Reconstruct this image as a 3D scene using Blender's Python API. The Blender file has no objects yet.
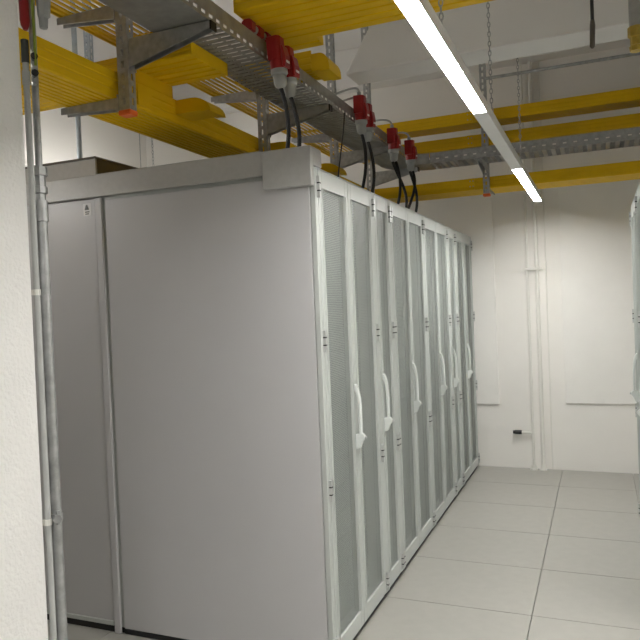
import bpy, bmesh, math, random
from mathutils import Vector, Matrix
random.seed(7)
SC = bpy.context.scene
COL = SC.collection
PI = math.pi

# ------------------------------------------------------------------ camera
# world: X across the aisle (right), Y along the rack row (away), Z up; floor at z = 0
FPX, YAW, PITCH, ROLL, CAMH = 677.46, 0.39207, -0.01934, -0.04082, 1.62
cam_d = bpy.data.cameras.new('camera')
cam = bpy.data.objects.new('camera', cam_d)
COL.objects.link(cam)
cam_d.sensor_fit = 'HORIZONTAL'
cam_d.sensor_width = 36.0
cam_d.lens = FPX / 640.0 * 36.0
cam_d.clip_start = 0.02
cy_, sy_ = math.cos(YAW), math.sin(YAW)
f0 = Vector((-sy_, cy_, 0)); r0 = Vector((cy_, sy_, 0)); u0 = Vector((0, 0, 1))
fw = math.cos(PITCH) * f0 + math.sin(PITCH) * u0
up = -math.sin(PITCH) * f0 + math.cos(PITCH) * u0
rt = math.cos(ROLL) * r0 + math.sin(ROLL) * up
uu = -math.sin(ROLL) * r0 + math.cos(ROLL) * up
M = Matrix((rt, uu, -fw)).transposed().to_4x4()
M.translation = Vector((0, 0, CAMH))
cam.matrix_world = M
SC.camera = cam

# ------------------------------------------------------------------ world, exposure
w = bpy.data.worlds.new('room_world'); SC.world = w
w.use_nodes = True
w.node_tree.nodes['Background'].inputs[0].default_value = (0.9, 0.95, 1.0, 1)
w.node_tree.nodes['Background'].inputs[1].default_value = 0.05
SC.view_settings.view_transform = 'Standard'
SC.view_settings.look = 'None'
SC.view_settings.exposure = 0.0
SC.view_settings.gamma = 1.0
SC.view_settings.use_curve_mapping = False
TUBE_POWER = 55.0         # radiance of the bare tubes
LED_POWER = 150.0          # radiance of every luminaire's diffuser

# ------------------------------------------------------------------ materials
def new_mat(name):
    m = bpy.data.materials.new(name); m.use_nodes = True
    nt = m.node_tree
    return m, nt, nt.nodes['Principled BSDF'], nt.nodes['Material Output']

def mat(name, col, rough=0.5, metal=0.0, var=0.06, scale=8.0, bump=0.0, bscale=60.0, spec=0.5):
    m, nt, b, out = new_mat(name)
    tc = nt.nodes.new('ShaderNodeTexCoord')
    n = nt.nodes.new('ShaderNodeTexNoise'); n.inputs['Scale'].default_value = scale
    n.inputs['Detail'].default_value = 5
    nt.links.new(tc.outputs['Object'], n.inputs['Vector'])
    r = nt.nodes.new('ShaderNodeMapRange')
    r.inputs['From Min'].default_value = 0.3; r.inputs['From Max'].default_value = 0.7
    r.inputs['To Min'].default_value = 1 - var; r.inputs['To Max'].default_value = 1 + var
    nt.links.new(n.outputs['Fac'], r.inputs['Value'])
    mx = nt.nodes.new('ShaderNodeVectorMath'); mx.operation = 'MULTIPLY'
    mx.inputs[0].default_value = col
    nt.links.new(r.outputs['Result'], mx.inputs[1])
    nt.links.new(mx.outputs['Vector'], b.inputs['Base Color'])
    b.inputs['Roughness'].default_value = rough
    b.inputs['Metallic'].default_value = metal
    b.inputs['Specular IOR Level'].default_value = spec
    if bump:
        n2 = nt.nodes.new('ShaderNodeTexNoise'); n2.inputs['Scale'].default_value = bscale
        n2.inputs['Detail'].default_value = 4
        nt.links.new(tc.outputs['Object'], n2.inputs['Vector'])
        bp = nt.nodes.new('ShaderNodeBump'); bp.inputs['Strength'].default_value = bump
        bp.inputs['Distance'].default_value = 0.01
        nt.links.new(n2.outputs['Fac'], bp.inputs['Height'])
        nt.links.new(bp.outputs['Normal'], b.inputs['Normal'])
    return m

def emit_mat(name, col, strength):
    m, nt, b, out = new_mat(name)
    nt.nodes.remove(b)
    e = nt.nodes.new('ShaderNodeEmission')
    e.inputs['Color'].default_value = (*col, 1); e.inputs['Strength'].default_value = strength
    nt.links.new(e.outputs[0], out.inputs['Surface'])
    return m

def mesh_mat(name, col, pitch=0.0095, rad=0.0034):
    """perforated sheet: hexagonal pattern of real see-through holes in the sheet's own Y/Z"""
    m, nt, b, out = new_mat(name)
    L = nt.links.new
    b.inputs['Base Color'].default_value = (*col, 1); b.inputs['Roughness'].default_value = 0.45
    tc = nt.nodes.new('ShaderNodeTexCoord'); sp = nt.nodes.new('ShaderNodeSeparateXYZ')
    L(tc.outputs['Object'], sp.inputs[0])
    def mth(op, a, bb=None):
        n = nt.nodes.new('ShaderNodeMath'); n.operation = op
        for i, v in enumerate((a, bb)):
            if v is None: continue
            if isinstance(v, (int, float)): n.inputs[i].default_value = v
            else: L(v, n.inputs[i])
        return n.outputs[0]
    py, pz = pitch, pitch * math.sqrt(3)
    u = mth('DIVIDE', sp.outputs['Y'], py); v = mth('DIVIDE', sp.outputs['Z'], pz)
    def dist(off):
        a = mth('MULTIPLY', mth('SUBTRACT', mth('FRACT', mth('ADD', u, 50 + off)), 0.5), py)
        c = mth('MULTIPLY', mth('SUBTRACT', mth('FRACT', mth('ADD', v, 50 + off)), 0.5), pz)
        return mth('ADD', mth('MULTIPLY', a, a), mth('MULTIPLY', c, c))
    d = mth('MINIMUM', dist(0.0), dist(0.5))
    hole = mth('LESS_THAN', d, rad * rad)
    tr = nt.nodes.new('ShaderNodeBsdfTransparent'); mix = nt.nodes.new('ShaderNodeMixShader')
    L(hole, mix.inputs[0]); L(b.outputs[0], mix.inputs[1]); L(tr.outputs[0], mix.inputs[2])
    L(mix.outputs[0], out.inputs['Surface'])
    return m

MT = dict(
    rack=mat('rack_light_grey', (0.51, 0.535, 0.515), 0.38, 0, 0.015, 3),
    panel=mat('side_panel_grey', (0.555, 0.55, 0.56), 0.42, 0, 0.015, 3),
    fascia=mat('fascia_zinc', (0.46, 0.46, 0.45), 0.42, 0.0, 0.04, 40),
    perf=mesh_mat('perforated_steel', (0.36, 0.39, 0.37)),
    dark=mat('dark_equipment', (0.05, 0.055, 0.055), 0.6),
    black=mat('black_plastic', (0.012, 0.012, 0.013), 0.45),
    handle=mat('handle_white_grey', (0.70, 0.73, 0.71), 0.32, 0, 0.01),
    hinge=mat('hinge_zinc', (0.55, 0.56, 0.55), 0.35, 0.5),
    tile=mat('floor_tile_vinyl', (0.375, 0.367, 0.335), 0.36, 0, 0.03, 14, 0.02, 300),
    slab=mat('floor_slab', (0.12, 0.12, 0.11), 0.8),
    wall=mat('wall_white_paint', (0.84, 0.82, 0.78), 0.7, 0, 0.02, 2.0, 0.05, 40),
    board=mat('cover_board_white', (0.84, 0.825, 0.79), 0.6, 0, 0.01),
    ceil=mat('ceiling_paint', (0.78, 0.765, 0.745), 0.85, 0, 0.03, 1.5, 0.05, 30),
    pillar=mat('pillar_plaster', (0.83, 0.82, 0.80), 0.75, 0, 0.02, 6, 0.4, 75),
    yellow=mat('yellow_duct_plastic', (0.74, 0.46, 0.004), 0.45, 0, 0.05, 6, spec=0.3),
    galv=mat('galvanised_steel', (0.42, 0.43, 0.43), 0.42, 0.75, 0.18, 30),
    galvd=mat('galvanised_tray_steel', (0.36, 0.36, 0.34), 0.45, 0.7, 0.12, 20),
    orange=mat('orange_cap', (0.80, 0.14, 0.02), 0.45),
    red=mat('red_plastic', (0.30, 0.010, 0.012), 0.35),
    greyp=mat('grey_plastic', (0.33, 0.34, 0.33), 0.45),
    whitep=mat('white_pipe_paint', (0.78, 0.77, 0.72), 0.45, 0, 0.01),
    conduit=mat('conduit_grey_white', (0.45, 0.46, 0.45), 0.45),
    steelp=mat('bluish_steel_pipe', (0.45, 0.50, 0.55), 0.35, 0.6, 0.08, 20),
    green=mat('green_yellow_wire', (0.22, 0.28, 0.03), 0.45),
    brass=mat('brass_fitting', (0.45, 0.32, 0.06), 0.4, 0.6, 0.15, 40),
    lamp=mat('lamp_housing', (0.62, 0.62, 0.60), 0.4, 0, 0.01),
    lcover=mat('lamp_blank_cover', (0.66, 0.66, 0.64), 0.4, 0, 0.01),
    led=emit_mat('led_diffuser', (1.0, 0.985, 0.95), LED_POWER),
    tube=emit_mat('tube_glow', (1.0, 0.97, 0.92), TUBE_POWER),
    label=mat('label_white', (0.8, 0.8, 0.8), 0.5, 0, 0.0),
    brown=mat('dark_bronze_sheet', (0.10, 0.085, 0.07), 0.4, 0.3),
)

# ------------------------------------------------------------------ mesh helpers
class MB:
    def __init__(s): s.v = []; s.f = []
    def add(s, vs, fs):
        o = len(s.v); s.v += [tuple(p) for p in vs]; s.f += [tuple(i + o for i in f) for f in fs]; return s
    def box(s, x0, x1, y0, y1, z0, z1):
        return s.add([(x0,y0,z0),(x1,y0,z0),(x1,y1,z0),(x0,y1,z0),(x0,y0,z1),(x1,y0,z1),(x1,y1,z1),(x0,y1,z1)],
                     [(0,3,2,1),(4,5,6,7),(0,1,5,4),(1,2,6,5),(2,3,7,6),(3,0,4,7)])
    def prism(s, prof, axis, a, b):
        """closed 2-D profile extruded along an axis; profile axes: x->(y,z)  y->(x,z)  z->(x,y)"""
        def P(q, t):
            return {'x': (t, q[0], q[1]), 'y': (q[0], t, q[1]), 'z': (q[0], q[1], t)}[axis]
        n = len(prof)
        vs = [P(q, a) for q in prof] + [P(q, b) for q in prof]
        fs = [(i, (i + 1) % n, n + (i + 1) % n, n + i) for i in range(n)] + [tuple(range(n))[::-1], tuple(range(n, 2 * n))]
        return s.add(vs, fs)
    def tube(s, path, r, n=10, caps=True):
        path = [Vector(p) for p in path]; rs = r if isinstance(r, (list, tuple)) else [r] * len(path)
        rings = []; ref = None
        for i, p in enumerate(path):
            t = (path[min(i + 1, len(path) - 1)] - path[max(i - 1, 0)]).normalized()
            if ref is None:
                ref = Vector((1, 0, 0)) if abs(t.x) < 0.9 else Vector((0, 1, 0))
            a = (ref - t * ref.dot(t)).normalized(); ref = a; b = t.cross(a)
            rings.append([p + rs[i] * (math.cos(2*PI*k/n) * a + math.sin(2*PI*k/n) * b) for k in range(n)])
        vs = [q for rg in rings for q in rg]; fs = []
        for i in range(len(path) - 1):
            for k in range(n):
                fs.append((i*n + k, i*n + (k+1) % n, (i+1)*n + (k+1) % n, (i+1)*n + k))
        if caps:
            fs.append(tuple(range(n))[::-1]); fs.append(tuple(range((len(path)-1)*n, len(path)*n)))
        return s.add(vs, fs)
    def slotted(s, o, du, dv, dn, U, V, th, slot, pitch, vs0, vs1, margin=None):
        """plate U x V at origin o (axes du, dv, thickness th along dn) with a row of real rectangular slots"""
        o, du, dv, dn = Vector(o), Vector(du), Vector(dv), Vector(dn)
        def bx(u0, u1, v0, v1):
            if u1 - u0 < 1e-6 or v1 - v0 < 1e-6: return
            c = [o + du*u + dv*v + dn*t for t in (0, th) for (u, v) in ((u0,v0),(u1,v0),(u1,v1),(u0,v1))]
            s.add(c, [(0,3,2,1),(4,5,6,7),(0,1,5,4),(1,2,6,5),(2,3,7,6),(3,0,4,7)])
        bx(0, U, 0, vs0); bx(0, U, vs1, V)
        m = (pitch - slot) if margin is None else margin
        u = 0.0; start = m
        while start + slot < U:
            bx(u, start, vs0, vs1); u = start + slot; start += pitch
        bx(u, U, vs0, vs1)
        return s
    def mesh(s, name):
        me = bpy.data.meshes.new(name); me.from_pydata(s.v, [], s.f); me.update()
        bm = bmesh.new(); bm.from_mesh(me); bmesh.ops.recalc_face_normals(bm, faces=bm.faces); bm.to_mesh(me); bm.free()
        return me
    def build(s, name, material, parent=None, smooth=False, bevel=0.0, loc=None):
        """vertices are in the root's local frame (or world when there is no parent)"""
        me = s.mesh(name); me.materials.append(MT[material])
        return link(name, me, parent, smooth, bevel, loc)

def link(name, me, parent=None, smooth=False, bevel=0.0, loc=None):
    o = bpy.data.objects.new(name, me); COL.objects.link(o)
    if parent is not None: o.parent = parent
    if loc is not None: o.location = loc
    if smooth:
        me.polygons.foreach_set('use_smooth', [True] * len(me.polygons))
        try:
            me.set_sharp_from_angle(angle=math.radians(40))
        except Exception: pass
    if bevel:
        b = o.modifiers.new('bevel', 'BEVEL'); b.width = bevel; b.segments = 1; b.limit_method = 'ANGLE'
    return o

def tag(o, label, cat, group=None):
    o['label'] = label; o['category'] = cat
    if group: o['group'] = group
    return o

def thing(name, label, cat, loc=(0, 0, 0), rotz=0.0, group=None):
    o = bpy.data.objects.new(name, None); COL.objects.link(o)
    o.location = loc; o.rotation_euler = (0, 0, rotz); o.empty_display_size = 0.1
    return tag(o, label, cat, group)

def struct(o):
    o['kind'] = 'structure'; return o

# ------------------------------------------------------------------ room shell
XL, XR, YN, YF, ZC = -4.9, 2.6, -4.2, 6.69, 4.2
floor = struct(MB().box(XL, XR, YN, YF, -0.12, -0.022).build('floor', 'slab'))
floor['label'] = 'pale grey raised floor laid in large tiles with dark joints'
colx = [-4.768, -4.168, -3.568, -2.968, -2.368, -1.768, -1.168, -0.368, 0.232, 0.832, 1.432, 2.032]
tile_mesh = {}
rows = [4.195 + 0.635 * k for k in range(-13, 5)]
for i in range(len(colx) - 1):
    for j in range(len(rows) - 1):
        a, b = rows[j], min(rows[j + 1], YF)
        if b - a < 0.05: continue
        wx, wy = colx[i + 1] - colx[i] - 0.004, b - a - 0.004
        key = (round(wx, 3), round(wy, 3))
        if key not in tile_mesh:
            bv = 0.0015
            me = MB().box(-wx/2, wx/2, -wy/2, wy/2, -0.022, 0.0).mesh('floor_tile'); me.materials.append(MT['tile'])
            tile_mesh[key] = me
        t = link('floor_tile', tile_mesh[key], floor, loc=((colx[i] + colx[i+1]) / 2, (a + b) / 2, 0))
struct(MB().box(XL - .15, XR + .15, YN - .15, YF + .15, ZC, ZC + .2).build('ceiling', 'ceil'))
wall_far = struct(MB().box(XL - .15, XR + .15, YF, YF + .15, -0.12, ZC).build('wall_far', 'wall'))
struct(MB().box(XL - .15, XL, YN, YF, -0.12, ZC).build('wall_left', 'wall'))
struct(MB().box(XR, XR + .15, YN, YF, -0.12, ZC).build('wall_right', 'wall'))
struct(MB().box(XL - .15, XR + .15, YN - .15, YN, -0.12, ZC).build('wall_near', 'wall'))
beam = struct(MB().prism([(-1.525, 3.165), (XR, 3.165), (XR, ZC), (-0.86, ZC)], 'y', 4.30, 4.56).build('ceiling_beam', 'ceil', bevel=0.006))
beam2 = struct(MB().box(XL, XR, 6.50, YF, 3.82, ZC).build('ceiling_beam', 'ceil', bevel=0.006))
# flat boards that cover two openings in the far wall
cb = MB().box(-2.60, -0.925, YF - 0.022, YF - 0.001, 0.61, 2.70).build('cover_board', 'board', wall_far, bevel=0.003)
cb['label'] = 'flat white board fixed to the far wall behind the rack row'
cb = MB().box(-0.32, 1.30, YF - 0.022, YF - 0.001, 0.63, 2.70).build('cover_board', 'board', wall_far, bevel=0.003)
cb['label'] = 'flat white board fixed to the far wall right of the pipes'
# plastered pillar close to the camera
struct(MB().box(-1.78, -1.60, -1.2, 1.58, 0, ZC).build('wall_pillar', 'pillar', bevel=0.004))

# ------------------------------------------------------------------ server racks
RH = 2.235
def hinge_mesh():
    m = MB()
    for k in range(3):
        m.box(-0.002, 0.013, -0.009, 0.009, -0.048 + k * 0.034, -0.048 + k * 0.034 + 0.028)
    nb = len(m.f)
    m.box(0.0, 0.0125, -0.0085, 0.0085, -0.047, 0.047)
    me = m.mesh('hinge'); me.materials.append(MT['hinge']); me.materials.append(MT['black'])
    for p in me.polygons:
        if p.index >= nb: p.material_index = 1
    return me
HINGE = hinge_mesh()
def handle_meshes():
    out = [(.0, .150), (.010, .147), (.021, .122), (.029, .080), (.032, .02), (.032, -.095)]
    inn = [(.017, -.095), (.017, .02), (.014, .075), (.008, .105), (.0, .120)]
    m = MB().prism(out + inn, 'y', -0.012, 0.012)
    m.prism([(0, -.096), (.034, -.092), (.046, -.104), (.046, -.120), (.034, -.132), (.022, -.165), (0, -.172)], 'y', -0.011, 0.011)
    a = m.mesh('handle'); a.materials.append(MT['handle'])
    m = MB().box(0.0, 0.005, -0.018, 0.018, -0.185, 0.165)
    b = m.mesh('handle_plate'); b.materials.append(MT['rack'])
    m = MB().tube([(0.045, 0, -.113), (0.053, 0, -.113)], 0.007, 10)
    c = m.mesh('lock_barrel'); c.materials.append(MT['hinge'])
    return a, b, c
HANDLE, HPLATE, HLOCK = handle_meshes()

def make_rack(name, label, cat, loc, W, rotz=0.0, double=True, group=None, depth=1.2, hinge_far=True):
    """local frame: front faces +x at x = 0, width along +y, stands at z = 0"""
    root = thing(name, label, cat, loc, rotz, group)
    b = MB()
    e = 0.018
    b.box(-depth, -0.001, 0, e, 0.03, RH); b.box(-depth, -0.001, W - e, W, 0.03, RH)     # sides
    b.box(-depth, -0.001, e, W - e, RH - 0.006, RH)                                       # top
    b.box(-depth, -0.034, e, W - e, 0.03, 0.05)                                           # bottom
    b.box(-depth, -depth + 0.01, e, W - e, 0.05, RH - 0.006)                              # back
    b.build('body', 'rack', root, bevel=0.0015)
    MB().box(-depth + 0.02, -0.018, 0.006, W - 0.006, 0, 0.03).build('plinth', 'black', root)
    gk = MB(); gk.box(-0.045, -0.0335, e, e + 0.010, 0.05, RH - 0.008); gk.box(-0.045, -0.0335, W - e - 0.010, W - e, 0.05, RH - 0.008)
    if double: gk.box(-0.045, -0.0335, W/2 - 0.014, W/2 + 0.014, 0.05, RH - 0.008)
    gk.build('gap_shade_strip', 'black', root)  # black strips behind the door gaps, painting them as shade
    # equipment front behind the door, with unit joints
    q = MB(); z = 0.06
    while z + 0.13 < RH - 0.02:
        q.box(-0.55, -0.10, e + 0.004, W - e - 0.004, z, z + 0.130); z += 0.1334
    q.build('equipment_front', 'dark', root)
    # door leaves
    lo, hi = e + 0.005, W - e - 0.005
    leaves = [(lo, (lo + hi) / 2 - 0.003), ((lo + hi) / 2 + 0.003, hi)] if double else [(lo, hi)]
    z0, z1 = 0.036, RH - 0.008
    for k, (a, c) in enumerate(leaves):
        s, t = 0.040, 0.078
        d = MB()
        d.box(-0.032, 0, a, a + s, z0, z1); d.box(-0.032, 0, c - s, c, z0, z1)
        d.box(-0.032, 0, a + s, c - s, z0, z0 + t); d.box(-0.032, 0, a + s, c - s, z1 - t, z1)
        # slim raised lip round the perforated field
        for yy in (a + s - 0.007, c - s + 0.001):
            d.box(-0.001, 0.005, yy, yy + 0.006, z0 + t, z1 - t)
        dr = d.build('door', 'rack', root, bevel=0.002)
        MB().box(-0.012, -0.0105, a + s, c - s, z0 + t, z1 - t).build('mesh_panel', 'perf', dr)
        if double:
            hy = a - 0.010 if k == 0 else c + 0.010
        else:
            hy = c + 0.010
        for hz in (2.147, 1.467, 0.803, 0.095):
            link('hinge', HINGE, dr, loc=(0.0, hy, hz))
        ky = None
        if double and k == 0: ky = c - 0.020
        if not double: ky = a + 0.022
        if ky is not None:
            link('handle_plate', HPLATE, dr, loc=(0, ky, 1.085))
            link('handle', HANDLE, dr, loc=(0.004, ky, 1.085), bevel=0.003)
            link('lock', HLOCK, dr, loc=(0.004, ky, 1.085))
    return root

X0, Y0 = -1.130, 2.754
row = [(2.754, 3.556, True, 'light grey server rack with two mesh doors carrying the end side panel'),
       (3.560, 3.866, False, 'narrow grey cooling cabinet beside the rack that carries the side panel'),
       (3.870, 4.680, True, 'grey double-door server rack next to the narrow cabinet nearer the end panel'),
       (4.684, 5.494, True, 'grey double-door server rack before the narrow cabinet nearer the far wall'),
       (5.498, 5.808, False, 'narrow grey cooling cabinet next to the last rack by the far wall'),
       (5.812, 6.620, True, 'last grey double-door server rack of the long row by the far wall')]
racks = []
for a, b, dbl, lab in row:
    racks.append(make_rack('server_rack' if dbl else 'cooling_cabinet', lab, 'server rack' if dbl else 'cabinet',
                           (X0, a, 0), b - a, 0.0, dbl, 'racks of the long row' if dbl else 'narrow cabinets of the long row'))
# smooth side panel on the first rack (local frame of that rack)
sp = MB()
sp.box(-1.145, -0.030, -0.010, -0.0005, 0.030, 2.200)
sp.build('side_panel', 'panel', racks[0], bevel=0.003)
cp = MB().box(-0.026, -0.002, -0.010, -0.0005, 0.03, RH - 0.002).build('corner_strip', 'rack', racks[0], bevel=0.002)
MB().box(-1.145, -0.03, -0.008, -0.0005, 0.004, 0.026).build('base_strip', 'black', racks[0])
# the opposite row: only its far end shows
make_rack('server_rack', 'grey server rack of the opposite row, its end towards the far wall', 'server rack', (0.222, 5.24, 0), 0.80, PI, True, 'racks of the opposite row')
make_rack('server_rack', 'grey server rack of the opposite row, between two others', 'server rack', (0.222, 4.436, 0), 0.80, PI, True, 'racks of the opposite row')

# aisle end panel left of the first rack
ap = thing('aisle_panel', 'tall grey panel closing the aisle beside the rack side panel', 'panel', (-2.335, Y0, 0))
MB().box(-1.10, -0.004, -0.006, 0.02, 0.045, 2.214).build('sheet', 'panel', ap, bevel=0.003)
MB().box(0.000, 0.040, -0.016, -0.0005, 0.0, 2.214).build('frame_post', 'panel', ap, bevel=0.004)
MB().box(-1.10, -0.004, -0.012, 0.02, 0.036, 0.060).build('bottom_rail', 'rack', ap, bevel=0.003)
MB().box(-1.10, -0.004, 0.0, 0.02, 0.0, 0.034).build('bottom_gap_shade', 'black', ap)  # black strip standing in for the dark gap under the panel
st = MB().box(-0.078, -0.030, -0.0075, -0.0062, 2.130, 2.192).build('sticker', 'label', ap)
st['label'] = 'small white warning sticker with black pictogram'
pg = MB()
pg.prism([(-0.070, 2.160), (-0.042, 2.160), (-0.052, 2.186), (-0.060, 2.186)], 'y', -0.0085, -0.0074)
pg.box(-0.068, -0.040, -0.0085, -0.0074, 2.147, 2.152)
pg.box(-0.066, -0.044, -0.0085, -0.0074, 2.137, 2.142)
pg.build('pictogram', 'black', st)

# fascia strip along the top of the end, and the boxed end of it
fs = MB().box(-3.44, -1.372, Y0 - 0.030, Y0 - 0.012, 2.216, 2.324)
fs.box(-3.44, -1.372, Y0 - 0.030, Y0 + 0.06, 2.324, 2.328)
tag(fs.build('fascia_strip', 'fascia', bevel=0.003), 'long grey sheet metal fascia along the top of the end panels', 'fascia')
bx = MB().box(-1.370, -1.134, Y0 - 0.046, Y0 - 0.012, 2.150, 2.320)
bx.box(-1.370, -1.134, Y0 - 0.012, Y0 + 0.08, 2.240, 2.320)
tag(bx.build('cover_box', 'fascia', bevel=0.003), 'light grey cover box on the top front corner of the end rack', 'cover')

# sheet metal air box standing on the rear of the row
ab = thing('air_box', 'open topped sheet metal air box behind the fascia strip', 'air duct', (-2.42, 2.86, 2.24))
m = MB(); m.box(-1.0, 0, 0, 0.012, 0, 0.205)
m.build('front_sheet', 'fascia', ab)
m = MB(); m.box(-0.012, 0.0, 0.0121, 1.5, 0, 0.205); m.box(-1.0, -0.988, 0.0121, 1.5, 0, 0.205); m.box(-0.988, -0.012, 1.488, 1.5, 0, 0.205)
m.build('side_sheets', 'brown', ab)
m = MB(); m.box(-1.006, 0.006, -0.006, 0.016, 0.2051, 0.216); m.box(-0.016, 0.006, 0.0161, 1.506, 0.2051, 0.216)
m.build('rim', 'brown', ab)
# containment roof the box stands on
tag(MB().box(-3.44, -2.334, 2.79, 6.62, 2.216, 2.239).build('containment_roof', 'panel'), 'flat grey roof sheet behind the rack row under the air box', 'roof panel')

# ------------------------------------------------------------------ yellow fibre ducts
def duct_profile(u0, u1, z0, h, ribs=7, wall=0.005, flip=False):
    """channel with an open top; its underside and sides carry grooves"""
    P = []
    n = ribs; W = u1 - u0; g = 0.014; dp = 0.009
    P.append((u0 + 0.006, z0)); 
    for k in range(1, n):
        c = u0 + W * k / n
        P += [(c - g/2, z0), (c - g/4, z0 + dp), (c + g/4, z0 + dp), (c + g/2, z0)]
    P.append((u1 - 0.006, z0)); P.append((u1, z0 + 0.006))
    for k in (1, 2):
        c = z0 + h * k / 3.0
        P += [(u1, c - .006), (u1 - .003, c - .003), (u1 - .003, c + .003), (u1, c + .006)]
    P += [(u1, z0 + h), (u1 - 0.012, z0 + h), (u1 - 0.012, z0 + 0.016), (u0 + 0.012, z0 + 0.016), (u0 + 0.012, z0 + h), (u0, z0 + h)]
    for k in (2, 1):
        c = z0 + h * k / 3.0
        P += [(u0, c + .006), (u0 + .003, c + .003), (u0 + .003, c - .003), (u0, c - .006)]
    P.append((u0, z0 + 0.006))
    return P

def dropout_prism(m, axis, s, base, a, b, z, h=0.10, out=0.17):
    """waterfall outlet: rounded apron that leaves a duct's side (s = +1/-1) at 'base'"""
    P = [(0, 0), (0, h)]
    for k in range(0, 7):
        t = k / 6.0 * PI / 2
        P.append((out * (0.45 + 0.55 * math.sin(t)), h - 0.075 * (1 - math.cos(t)) / 1.0))
    P.append((out, -0.005)); P.append((out - 0.05, -0.005)); P.append((out - 0.055, 0.0))
    P = [(base + s * u, z + v) for u, v in P]
    m.prism(P, axis, a, b)

def coupler(m, axis, u, a, b, z0, h):
    if axis == 'x':
        m.box(a, b, u - 0.006, u, z0 - 0.004, z0 + h + 0.004)

# low duct along the row
Y1 = thing('cable_duct', 'yellow fibre duct along the row on the lower bracket arms', 'cable duct', (-1.965, 1.0, 2.52), 0, 'yellow fibre ducts')
dp = MB().prism(duct_profile(-0.135, 0.135, 0.0, 0.11, 9), 'y', 0.0, 4.82).build('channel', 'yellow', Y1)
for y in (1.74, 2.72, 3.44):
    m = MB(); dropout_prism(m, 'y', 1, 0.1355, y, y + 0.14, 0.040, 0.065, 0.19)
    m.build('dropout', 'yellow', Y1)
for y in (1.45, 3.0):
    m = MB().box(0.1352, 0.141, y, y + 0.10, 0.012, 0.10); m.build('coupler', 'yellow', Y1)
# slotted high duct along the row
Y2 = thing('cable_duct', 'yellow slatted duct along the row on the upper bracket arms', 'cable duct', (-1.965, 0.9, 2.905), 0, 'yellow fibre ducts')
NB = 8
for k in range(NB):
    u = -0.135 + 0.27 * (k + 0.5) / NB
    MB().box(u - 0.008, u + 0.008, 0, 4.92, 0.006, 0.011).build('slat', 'yellow', Y2)
for u in (-0.141, 0.135):
    MB().box(u, u + 0.006, 0, 4.92, 0.0, 0.05).build('side_wall', 'yellow', Y2)
for y in [0.25 + 0.50 * k for k in range(10)]:
    MB().box(-0.134, 0.134, y, y + 0.02, 0.0122, 0.024).build('cross_bar', 'yellow', Y2)
br = MB().prism(duct_profile(2.42, 2.60, -0.035, 0.10, 5), 'x', 0.142, 0.60); 
br.build('branch', 'yellow', Y2)
m = MB(); dropout_prism(m, 'y', 1, 0.601, 2.42, 2.60, -0.045, 0.09, 0.10); m.build('dropout', 'yellow', Y2)
# cross duct under the tray
Dd = thing('cable_duct', 'yellow cross duct standing on the lower duct and ending under the tray', 'cable duct', (-1.545, 2.59, 2.692), 0, 'yellow fibre ducts')
MB().prism(duct_profile(-0.15, 0.15, 0.0, 0.056, 6), 'x', -1.45, 0.0).build('channel', 'yellow', Dd)
MB().box(0.0005, 0.006, -0.15, 0.15, 0.0, 0.056).build('end_plate', 'yellow', Dd)
MB().box(-0.55, -0.29, -0.145, 0.145, -0.060, -0.0005).build('drop_chute', 'yellow', Dd, bevel=0.004)
# high duct across the aisle
Ud = thing('cable_duct', 'broad yellow duct crossing the aisle high above the luminaire', 'cable duct', (-1.41, 2.805, 2.90), 0, 'yellow fibre ducts')
MB().prism(duct_profile(-0.21, 0.21, 0.0, 0.11, 7), 'x', 0.0, 3.9).build('channel', 'yellow', Ud)
m = MB(); dropout_prism(m, 'x', 1, 0.2105, 0.02, 0.20, 0.005, 0.08, 0.10); m.build('dropout', 'yellow', Ud)
MB().box(-0.006, -0.0005, -0.21, 0.21, 0.0, 0.11).build('end_plate', 'yellow', Ud)
for x in (0.5, 2.6):
    r = MB()
    for y in (-0.18, 0.18): r.tube([(x, y, 0.015), (x, y, ZC - 2.90)], 0.005, 8)
    r.build('hanger_rod', 'galv', Ud)
# three ducts across the far end
for zb, wd, lab in ((3.125, 0.22, 'topmost of three yellow ducts running across in front of the far wall'),
                    (2.925, 0.22, 'middle one of three yellow ducts across the far end, above the steel tray'),
                    (2.560, 0.32, 'lowest of three yellow ducts across the far end, below the steel tray')):
    F = thing('cable_duct', lab, 'cable duct', (-1.98, 5.86, zb), 0, 'yellow fibre ducts')
    MB().prism(duct_profile(0.0, wd, 0.0, 0.098, 5), 'x', 0.0, 4.5).build('channel', 'yellow', F)
    for x in (0.98, 2.95):
        m = MB().box(x, x + 0.05, -0.008, -0.0005, 0.004, 0.098)
        m.build('coupler', 'yellow', F)
        bm_ = MB()
        for dx in (0.012, 0.038): bm_.tube([(x + dx, -0.014, 0.03), (x + dx, -0.007, 0.03)], 0.005, 6); bm_.tube([(x + dx, -0.014, 0.075), (x + dx, -0.007, 0.075)], 0.005, 6)
        bm_.build('bolt', 'galv', F)

# ------------------------------------------------------------------ hanging posts with bracket arms
def slotted_post(m, W, D, z0, z1):
    t = 0.004
    m.slotted((-W/2, 0, z0), (0, 0, 1), (1, 0, 0), (0, 1, 0), z1 - z0, W, t, 0.030, 0.050, W/2 - 0.007, W/2 + 0.007)
    for x in (-W/2, W/2 - t):
        m.slotted((x, t, z0), (0, 0, 1), (0, 1, 0), (1, 0, 0), z1 - z0, D - t, t, 0.030, 0.050, D/2 - 0.008, D/2 + 0.004)

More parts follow.
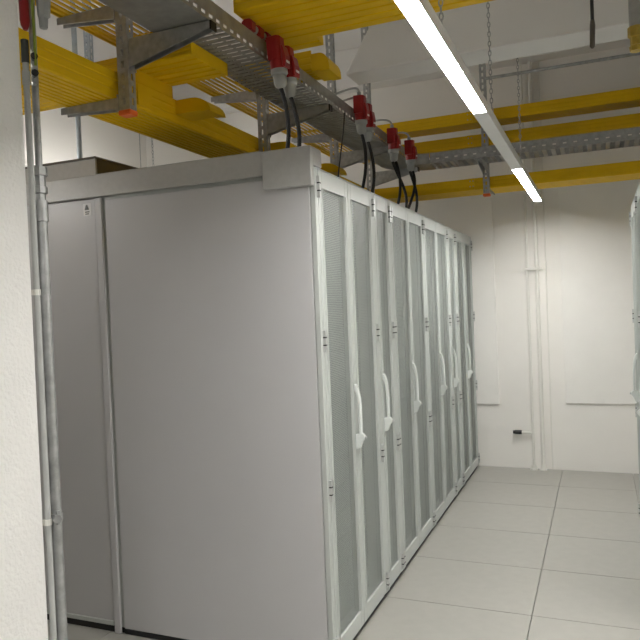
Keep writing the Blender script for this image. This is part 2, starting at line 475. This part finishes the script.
def arm(m, s, L, zt, root_h, y0, y1, off):
    """cantilever arm towards s*x, top at zt: slotted top flange and tapered web"""
    x0 = s * off; x1 = s * (off + L)
    P = [(x0, zt), (x1, zt), (x1, zt - 0.028), (x0, zt - root_h)]
    m.prism(P, 'y', y0, y0 + 0.004); m.prism(P, 'y', y1 - 0.004, y1)
    xa, xb = min(x0, x1), max(x0, x1)
    m.slotted((xa, y0 + 0.004, zt - 0.004), (1, 0, 0), (0, 1, 0), (0, 0, 1), xb - xa, y1 - y0 - 0.008, 0.004, 0.025, 0.045, (y1-y0)/2 - 0.011, (y1-y0)/2 + 0.003)
    m.box(min(x0, x0 - s*0.006), max(x0, x0 - s*0.006), y0 - 0.004, y1 + 0.004, zt - root_h - 0.01, zt + 0.012)

PX = -1.783
posts = [(2.30, 'slotted hanging post with orange end cap in front of the fascia strip'),
         (3.55, 'slotted hanging post rising right behind the grey cover box'),
         (4.70, 'slotted hanging post beside the slanted end of the concrete beam'),
         (5.55, 'slotted hanging post under the tray bend, passing behind the concrete beam')]
for y, lab in posts:
    P = thing('support_post', lab, 'post', (PX, y, 2.465), 0, 'hanging posts')
    m = MB(); slotted_post(m, 0.054, 0.045, 0, ZC - 2.465); m.build('upright', 'galv', P)
    MB().box(-0.031, 0.031, -0.004, 0.049, -0.022, -0.0005).build('end_cap', 'orange', P, bevel=0.004)
    m = MB(); arm(m, 1, 0.385, 2.748 - 2.465, 0.115, 0.0, 0.042, 0.034); m.build('bracket_arm', 'galv', P)
    MB().box(0.4195, 0.426, 0.0, 0.042, 0.250, 0.283).build('arm_cap', 'black', P)
    m = MB(); arm(m, -1, 0.300, 2.518 - 2.465, 0.046, 0.0, 0.042, 0.034); m.build('bracket_arm', 'galv', P)
    m = MB(); arm(m, -1, 0.300, 2.903 - 2.465, 0.060, 0.0, 0.042, 0.034); m.build('bracket_arm', 'galv', P)
# far post carrying tray and ducts
P = thing('support_post', 'slotted hanging post with orange end cap before the far ducts', 'post', (-0.845, 5.79, 2.51), 0, 'hanging posts')
m = MB(); slotted_post(m, 0.050, 0.045, 0, ZC - 2.51); m.build('upright', 'galv', P)
MB().box(-0.029, 0.029, -0.004, 0.049, -0.022, -0.0005).build('end_cap', 'orange', P, bevel=0.004)
m = MB()
m.prism([(0, 0.236), (-0.30, 0.236), (-0.30, 0.21), (0, 0.15)], 'x', -0.02, -0.016)
m.prism([(0, 0.236), (-0.30, 0.236), (-0.30, 0.21), (0, 0.15)], 'x', 0.016, 0.02)
m.box(-0.016, 0.016, -0.30, 0, 0.232, 0.236)
m.build('bracket_arm', 'galv', P)
for zt in (3.122 - 2.51, 2.922 - 2.51, 2.557 - 2.51):
    m = MB()
    for x in (-0.02, 0.016): m.prism([(0.046, zt), (0.36, zt), (0.36, zt - 0.015), (0.046, zt - 0.030)], 'x', x, x + 0.004)
    m.box(-0.016, 0.016, 0.046, 0.36, zt - 0.004, zt)
    m.build('bracket_arm', 'galv', P)

# ------------------------------------------------------------------ cable trays
TZ = 2.752
T1 = thing('cable_tray', 'perforated steel cable tray above the rack fronts with red connectors', 'cable tray', (-1.63, 1.68, TZ))
TW, TL, TS = 0.26, 3.70, 0.68      # width, length, end of the covered near part (local y)
rg = MB().box(0.003, TW - 0.003, -0.0125, 0.0125, 0, 0.004).mesh('rung'); rg.materials.append(MT['galvd'])
MB().box(0.003, TW - 0.003, 0, TS, 0, 0.004).build('bottom_sheet', 'galvd', T1)
y = TS + 0.016
while y < TL - 0.01:
    link('rung', rg, T1, loc=(0, y, 0)); y += 0.042
m = MB()
for xx in (0.06, 0.13, 0.20): m.box(xx - 0.006, xx + 0.006, TS, TL, 0.0041, 0.006)
m.build('bottom_strip', 'galvd', T1)
m = MB()
m.slotted((TW - 0.003, 0, 0), (0, 1, 0), (0, 0, 1), (1, 0, 0), TL, 0.085, 0.003, 0.030, 0.055, 0.014, 0.028)
m.box(TW - 0.014, TW - 0.003, 0, TL, 0.082, 0.085)
m.build('side_rail', 'galvd', T1)
m = MB()
m.slotted((0, 0, 0), (0, 1, 0), (0, 0, 1), (1, 0, 0), TL, 0.085, 0.003, 0.030, 0.055, 0.014, 0.028)
m.box(0.003, 0.014, 0, TL, 0.082, 0.085)
m.build('side_rail', 'galvd', T1)
# bend towards the tray across the far end
cx, cyy, ri, ro = TW + 0.12, TL, 0.12, 0.12 + TW
m = MB(); N = 14
ang = [PI - (PI / 2) * k / N for k in range(N + 1)]
for k in range(N):
    a0, a1 = ang[k], ang[k + 1]
    q = [(cx + r * math.cos(a), cyy + r * math.sin(a)) for r, a in ((ri, a0), (ro, a0), (ro, a1), (ri, a1))]
    m.prism(q, 'z', 0.0, 0.004)
    for r in (ri - 0.003, ro):
        q = [(cx + rr * math.cos(a), cyy + rr * math.sin(a)) for rr, a in ((r, a0), (r + 0.003, a0), (r + 0.003, a1), (r, a1))]
        m.prism(q, 'z', 0.0, 0.085)
m.build('bend', 'galvd', T1)

T2 = thing('cable_tray', 'perforated steel cable tray crossing the far end between yellow ducts', 'cable tray', (-1.245, 5.50, TZ))
T2L = 3.7
m = MB().slotted((0, 0, 0), (1, 0, 0), (0, 0, 1), (0, 1, 0), T2L, 0.085, 0.003, 0.026, 0.075, 0.030, 0.042)
m.build('side_rail', 'galv', T2)
m = MB().box(0, T2L, 0.257, 0.26, 0, 0.085); m.build('side_rail', 'galv', T2)
rg2 = MB().box(-0.016, 0.016, 0.004, 0.2565, 0, 0.004).mesh('rung'); rg2.materials.append(MT['galv'])
x = 0.04
while x < T2L:
    link('rung', rg2, T2, loc=(x, 0, 0)); x += 0.065
m = MB().box(0, T2L, -0.012, -0.0002, 0.0, 0.003); m.build('bottom_flange', 'galv', T2)

# ------------------------------------------------------------------ red power connectors on the tray
def bez(p0, p1, p2, p3, n=14):
    p0, p1, p2, p3 = map(Vector, (p0, p1, p2, p3))
    return [((1-t)**3)*p0 + 3*((1-t)**2)*t*p1 + 3*(1-t)*t*t*p2 + t**3*p3 for t in [k / n for k in range(n + 1)]]

def connector(x, y, z, tilt, label, group, cable_end, whip=None, twin=1):
    """socket housing (red) with flap and collar, grey plug below it, black cable down into the rack roof"""
    root = thing('power_connector', label, 'connector', (x, y, z), 0, group)
    R = Matrix.Rotation(tilt[0], 3, 'X') @ Matrix.Rotation(tilt[1], 3, 'Y')
    def T(m):
        m.v = [tuple(R @ Vector(p)) for p in m.v]; return m
    m = MB(); m.prism([(-.030, -.034), (.022, -.034), (.034, -.02), (.034, .03), (.020, .036), (-.030, .036)], 'z', -0.01, 0.095)
    T(m).build('socket_housing', 'red', root, bevel=0.004)
    m = MB().tube([(0.006, 0, -0.050), (0.004, 0, -0.012)], [0.036, 0.038], 14)
    T(m).build('socket_collar', 'red', root, smooth=True)
    m = MB().prism([(0.036, -0.045), (0.050, -0.050), (0.054, 0.00), (0.046, 0.045), (0.036, 0.05)], 'y', -0.030, 0.030)
    T(m).build('flap', 'red', root, bevel=0.003)
    m = MB().box(0.0525, 0.0555, -0.016, 0.016, -0.030, -0.020)
    T(m).build('flap_mark', 'label', root)
    m = MB().tube([(0.006, 0, -0.051), (0.006, 0, -0.070), (0.006, 0, -0.078), (0.006, 0, -0.120), (0.006, 0, -0.135)], [0.039, 0.039, 0.031, 0.028, 0.016], 12)
    T(m).build('plug', 'greyp', root, smooth=True)
    s = R @ Vector((0.006, 0, -0.134)); e = Vector(cable_end) - Vector((x, y, z))
    for q in range(twin):
        dx = Vector((0.010 * (2 * q - (twin - 1)), 0.012 * q, 0)); de = Vector((-0.05 * q, -0.07 * q, 0))
        m = MB().tube(bez(s + dx, s + dx + Vector((0.03, 0.03, -0.13)), e + de + Vector((0.05, 0.03, 0.16)), e + de), 0.0105, 8)
        m.build('cable', 'black', root, smooth=True)
    if whip:
        t = R @ Vector((0, 0, 0.094))
        m = MB().tube([R @ Vector((0, 0, 0.0952)), R @ Vector((0, 0, 0.118))], 0.013, 10); m.build('gland', 'greyp', root, smooth=True)
        wv = Vector(whip) - Vector((x, y, z))
        t = R @ Vector((0, 0, 0.115))
        m = MB().tube(bez(t, t + Vector((0, 0, 0.055)), wv + Vector((0.10, 0, 0.02)), wv), 0.0065, 8); m.build('feed_cable', 'conduit', root, smooth=True)
    return root

RT = 2.238
g1, g2, g3 = 'red connectors above the cover box', 'red connectors above the narrow cabinet', 'red connectors at the tray bend'
connector(-1.318, 2.800, 2.750, (0.05, -0.05), 'red power connector with grey plug hanging right beside the rail couplings', g1, (-1.37, 2.90, RT))
connector(-1.318, 2.905, 2.738, (0.05, -0.05), 'second red power connector from the rail couplings, above the cover box', g1, (-1.34, 2.97, RT))
connector(-1.318, 3.960, 2.800, (0.10, 0.03), 'red power connector on mid tray next to the thin loose wire', g2, (-1.36, 3.98, RT), (-1.46, 3.80, 2.87))
connector(-1.318, 4.080, 2.780, (0.10, 0.03), 'second red power connector on mid tray counted from the loose wire', g2, (-1.32, 4.07, RT), (-1.46, 3.92, 2.86))
connector(-1.318, 4.660, 2.762, (0.10, 0.03), 'red power connector with tall feed loop just before the tray bend', g3, (-1.25, 4.66, RT), (-1.46, 4.45, 2.86), 2)
connector(-1.300, 5.060, 2.760, (0.14, 0.03), 'red power connector hanging right at the tray bend', g3, (-1.25, 4.92, RT), (-1.45, 4.85, 2.86), 2)
# row of small red couplings lying behind the rail, nearer the cover box
for k, (y, lab) in enumerate(((2.69, 'red coupling on the tray rail, farthest from the hanging connectors'), (2.77, 'middle one of three red couplings on the tray rail'), (2.85, 'red coupling on the tray rail, next to the hanging connectors'))):
    c = thing('power_coupling', lab, 'connector', (-1.384, y, 2.8385), 0, 'red couplings on the tray rail')
    MB().tube([(0, 0.0, 0.022), (0, 0.030, 0.022)], [0.019, 0.021], 12).build('sleeve', 'greyp', c, smooth=True)
    m = MB().prism([(-.024, 0.0), (.024, 0.0), (.026, .04), (.012, .050), (-.012, .050), (-.026, .04)], 'y', -0.042, -0.0005); m.build('housing', 'red', c, bevel=0.003)
# thin loose wire
m = MB().tube(bez((-1.362, 3.80, 2.76), (-1.35, 3.75, 2.62), (-1.30, 3.50, 2.40), (-1.26, 3.36, RT)), 0.004, 6)
tag(m.build('loose_wire', 'black', smooth=True), 'thin black wire drooping from the tray to the end rack roof', 'wire')

# ------------------------------------------------------------------ luminaires
def batten(x, z, y0, y1, label, n=2):
    """slim open batten: bare glowing tubes under a narrow spine, so it lights the walls and ceiling too"""
    L = thing('tube_batten', label, 'lamp', (x, y0, z))
    MB().box(-0.016, 0.016, 0, y1 - y0, 0.045, 0.085).build('spine', 'lamp', L, bevel=0.002)
    step = (y1 - y0) / n
    for k in range(n):
        a, b = k * step + 0.02, (k + 1) * step - 0.02
        MB().tube([(0, a + 0.02, 0.018), (0, b - 0.02, 0.018)], 0.015, 12).build('tube', 'tube', L, smooth=True)
        for yy in (a, b - 0.0195):
            MB().box(-0.014, 0.014, yy, yy + 0.0195, 0.0, 0.0449).build('tube_holder', 'lamp', L)
    for yy in (0.3, y1 - y0 - 0.3):
        MB().tube([(0, yy, 0.0852), (0, yy, ZC - z)], 0.004, 6).build('hanger_rod', 'galv', L)
    return L

def luminaire(x, z, segs, label, chains=(), ztop=ZC, group=None, hw=0.026):
    y0, y1 = segs[0][0], segs[-1][1]
    L = thing('linear_luminaire', label, 'lamp', (x, y0, z), 0, group)
    m = MB().prism([(-hw, 0.0), (-hw + 0.003, 0.0), (-hw + 0.003, 0.018), (hw - 0.003, 0.018), (hw - 0.003, 0.0), (hw, 0.0), (hw, 0.045), (hw - 0.01, 0.062), (-hw + 0.01, 0.062), (-hw, 0.045)], 'y', 0, y1 - y0)
    m.build('housing', 'lamp', L, bevel=0.001)
    for a, b, lit in segs:
        MB().box(-hw + 0.0032, hw - 0.0032, a - y0 + 0.004, b - y0 - 0.004, 0.012 if lit else 0.001, 0.0175).build('diffuser' if lit else 'blank_cover', 'led' if lit else 'lcover', L)
    for yy in (0, y1 - y0):
        MB().box(-hw, hw, yy - 0.004 if yy == 0 else yy + 0.0002, yy - 0.0002 if yy == 0 else yy + 0.004, -0.002, 0.062).build('end_cap', 'lamp', L)
    for k, cyv in enumerate(chains):
        m = MB(); zz = 0.105; alt = k % 2
        lk = 0.0225
        while zz < ztop - z - 0.03:
            pts = []
            for q in range(9):
                t = 2 * PI * q / 8
                a, b = 0.0065 * math.cos(t), 0.0145 * math.sin(t)
                pts.append((a, cyv - y0, zz + b) if alt else (0, cyv - y0 + a, zz + b))
            m.tube(pts, 0.0022, 4, caps=False); zz += lk; alt = 1 - alt
        for s in (-1, 1):
            m.tube([(0, cyv - y0, 0.10), (s * 0.006, cyv - y0 + s * 0.09, 0.063)], 0.0022, 5)
        m.build('chain', 'galv', L)
    return L
luminaire(-0.448, 2.42, [(-1.26, 0.15, True), (0.15, 1.555, False), (1.555, 2.965, True), (2.965, 4.375, False), (4.375, 5.90, True)],  # second section is out of view, made unlit to keep the pillar dimmer
          'long white linear luminaire hung over the aisle with one unlit section in view and one added unseen', (-0.5, 0.8, 2.22, 3.335, 4.64), hw=0.031)
batten(-4.25, 2.75, 2.2, 6.0, 'open tube batten over the aisle behind the racks', 3)
luminaire(1.95, 2.32, [(0.2, 1.7, True), (1.7, 3.2, True), (3.2, 4.7, True)], 'added unseen linear luminaire behind the opposite row for bounced light', (0.6, 4.2))  # made-up lamp out of view, its bounce lifts the whole room
batten(-3.05, 2.30, 1.75, 2.45, 'added short tube batten hidden behind the plaster pillar to light the aisle panel', 1)  # made-up lamp out of view, brightens the upper aisle panel

# ------------------------------------------------------------------ pipes on the far wall
def pipe(name, label, cat, pts, r, material, n=12, group=None):
    return tag(MB().tube(pts, r, n).build(name, material, smooth=True), label, cat, group)
p1 = thing('wall_pipe', 'slim white vertical pipe with a black capped stub on far wall', 'pipe', (-0.620, YF - 0.045, 0), 0, 'pipes on the far wall')
MB().tube([(0, 0, 0), (0, 0, ZC)], 0.014, 12).build('riser', 'whitep', p1, smooth=True)
MB().tube([(-0.10, 0, 0.350), (-0.015, 0, 0.350)], 0.013, 12).build('stub', 'whitep', p1, smooth=True)
MB().tube([(-0.18, 0, 0.352), (-0.165, 0, 0.352), (-0.165, 0, 0.352), (-0.1005, 0, 0.352)], [0.016, 0.016, 0.02, 0.02], 12).build('stub_cap', 'black', p1, smooth=True)
p2 = thing('wall_pipe', 'thicker white vertical pipe beside the slim one on far wall', 'pipe', (-0.535, YF - 0.045, 0), 0, 'pipes on the far wall')
MB().tube([(0, 0, 0), (0, 0, ZC)], 0.019, 14).build('riser', 'whitep', p2, smooth=True)
m = MB().box(-0.125, 0.045, 0.020, 0.042, 1.885, 1.905); m.box(-0.125, 0.03, -0.026, -0.0195, 1.885, 1.905); m.box(0.024, 0.032, -0.026, 0.02, 1.885, 1.905)
m.build('clamp', 'whitep', p2)
for x, nm in ((0, p1), (0, p2)):
    MB().tube([(x, 0, 0.0), (x, 0, 0.012), (x, 0, 0.014), (x, 0, 0.045)], [0.034, 0.034, 0.026, 0.022], 12).build('floor_collar', 'whitep', nm, smooth=True)
tag(MB().tube([(-0.455, YF - 0.008, 0), (-0.455, YF - 0.008, ZC)], 0.005, 8).build('wall_conduit', 'whitep', smooth=True), 'thinnest white conduit right of the pipes on far wall', 'conduit')

# conduit bar from the far post to the right, hanging things at the top right
pipe('crossing_conduit', 'thin grey conduit running level from the far post to the right', 'conduit', [(-0.815, 5.77, 3.452), (XR, 5.77, 3.452)], 0.013, 'galv')
hc = thing('hanging_cable', 'black cable end hanging free from the ceiling', 'cable', (0.005, 3.6, 2.825))
MB().tube([(0.004, 0, 0.12), (0.004, 0, ZC - 2.825)], 0.0085, 8).build('cord', 'black', hc, smooth=True)
MB().tube([(0, 0, 0.0), (0, 0, 0.008), (0.001, 0, 0.03), (0.004, 0, 0.11), (0.004, 0, 0.135)], [0.006, 0.012, 0.012, 0.013, 0.010], 10).build('sleeve', 'brown', hc, smooth=True)
vp = thing('drop_pipe', 'stout grey drop pipe with brass fitting hung near the opposite row', 'pipe', (0.222, 4.0, 2.885))
MB().tube([(0, 0, 0.13), (0, 0, ZC - 2.885)], 0.034, 16).build('pipe', 'galvd', vp, smooth=True)
MB().tube([(0, 0, 0.02), (0, 0, 0.045), (0, 0, 0.05), (0, 0, 0.09), (0, 0, 0.095), (0, 0, 0.145)], [0.033, 0.036, 0.03, 0.03, 0.042, 0.042], 8).build('fitting', 'brass', vp)
MB().tube([(0.035, 0, -0.16), (0.035, 0, 0.03)], 0.007, 8).build('drain_tube', 'galvd', vp)

# things seen past the left ducts
pipe('hanger_pipe', 'bluish steel hanger pipe behind the lower yellow duct', 'pipe', [(-3.70, 4.2, 2.24), (-3.70, 4.2, ZC)], 0.02, 'steelp')
m = MB(); slotted_post(m, 0.05, 0.045, 0, 0.62)
o = m.build('hanger_strut', 'steelp', loc=(-3.585, 4.2, ZC - 0.62)); tag(o, 'short slotted steel strut beside the bluish hanger pipe', 'strut')
m = MB(); zz = 2.26; alt = 0
while zz < ZC - 0.02:
    pts = []
    for q in range(9):
        t = 2 * PI * q / 8; a, b = 0.007 * math.cos(t), 0.0155 * math.sin(t)
        pts.append((-3.02 + a, 4.2, zz + b) if alt else (-3.02, 4.2 + a, zz + b))
    m.tube(pts, 0.0024, 4, caps=False); zz += 0.024; alt = 1 - alt
tag(m.build('hanging_chain', 'galv'), 'thin steel chain hanging behind the fascia strip', 'chain')

# ------------------------------------------------------------------ conduit and pipe on the pillar's corner
cx1, cy1 = -1.5965, 1.5945
c1 = thing('pillar_conduit', 'grey white plastic conduit on the corner of the plaster pillar', 'conduit', (cx1, cy1, 0))
MB().tube([(0, 0, 0), (0, 0, 2.40)], 0.0098, 12).build('tube', 'conduit', c1, smooth=True)
MB().tube([(0, 0, 2.335), (0, 0, 2.375)], 0.0125, 12).build('socket', 'conduit', c1, smooth=True)
for z in (1.70, 0.99):
    m = MB().tube([(0, 0, z - 0.009), (0, 0, z + 0.009)], 0.0125, 12); m.box(-0.014, -0.004, -0.0135, 0.006, z - 0.008, z + 0.008)
    m.build('saddle_clip', 'whitep', c1)
MB().tube([(0, 0, 2.4005), (0, 0, 2.47)], 0.0115, 10).build('flexible_end', 'dark', c1)
gx, gy = -1.5945, 1.6265
g = thing('steel_pipe', 'galvanised steel pipe with threaded fittings behind the pillar conduit', 'pipe', (gx, gy, 0))
MB().tube([(0, 0, 0), (0, 0, 1.92)], 0.0175, 14).build('pipe', 'galv', g, smooth=True)
MB().tube([(0, 0, 1.921), (0, 0, 1.985)], 0.021, 14).build('coupling', 'galv', g, smooth=True)
MB().tube([(0, 0, 1.9855), (0, 0, 2.005), (0, 0, 2.007), (0, 0, 2.027), (0, 0, 2.029), (0, 0, 2.06), (0, 0, 2.062), (0, 0, 2.088)], [0.016, 0.016, 0.022, 0.022, 0.017, 0.017, 0.024, 0.024], 8).build('union', 'galv', g)
MB().tube([(0, 0, 2.0885), (0, 0, ZC)], 0.011, 12).build('upper_pipe', 'galv', g, smooth=True)
m = MB().tube([(0, 0, 0.985), (0, 0, 1.010)], 0.0215, 12)
m.tube([(0.016, -0.012, 0.9975), (0.030, -0.024, 0.9975)], 0.014, 6)
m.tube([(0.018, -0.010, 0.978), (0.018, -0.010, 1.020)], 0.007, 6)
m.build('pipe_clamp', 'galv', g)
for z in (2.345, 2.395, 2.44):
    MB().tube([(0.006, -0.008, z), (0.026, -0.024, z)], [0.009, 0.009], 8).build('clamp_screw', 'galv', g)
for z in (2.367, 2.418):
    MB().tube([(0.010, -0.012, z), (0.030, -0.028, z)], [0.008, 0.011], 8).build('clamp_knob', 'black', g)
m = MB().tube(bez((-1.600, 1.5985, 3.0), (-1.600, 1.5985, 2.7), (-1.597, 1.5985, 2.56), (-1.592, 1.5965, 2.50)), [0.0145] * 12 + [0.015, 0.013, 0.006], 10)
tag(m.build('red_hose', 'red', smooth=True), 'thick red hose hanging at the top of the pillar corner', 'hose')
m = MB().tube(bez((-1.566, 1.601, 3.0), (-1.566, 1.601, 2.7), (-1.562, 1.600, 2.50), (-1.566, 1.604, 2.39), 18), 0.0045, 6)
tag(m.build('earth_wire', 'green', smooth=True), 'green and yellow earth wire beside the red hose on the pillar', 'wire')
gp = thing('grey_socket', 'grey cable socket hung above the black clamp knobs on the pillar', 'connector', (-1.535, 1.612, 2.50))
MB().tube([(0, 0, 0.0), (0, 0, 0.03), (0.003, 0, 0.035), (0.003, 0, 0.08), (0.003, 0, 0.12)], [0.012, 0.014, 0.018, 0.021, 0.015], 8).build('body', 'greyp', gp)
MB().tube([(0.003, 0, 0.1205), (0.003, 0, 0.6)], 0.009, 8).build('cord', 'dark', gp)
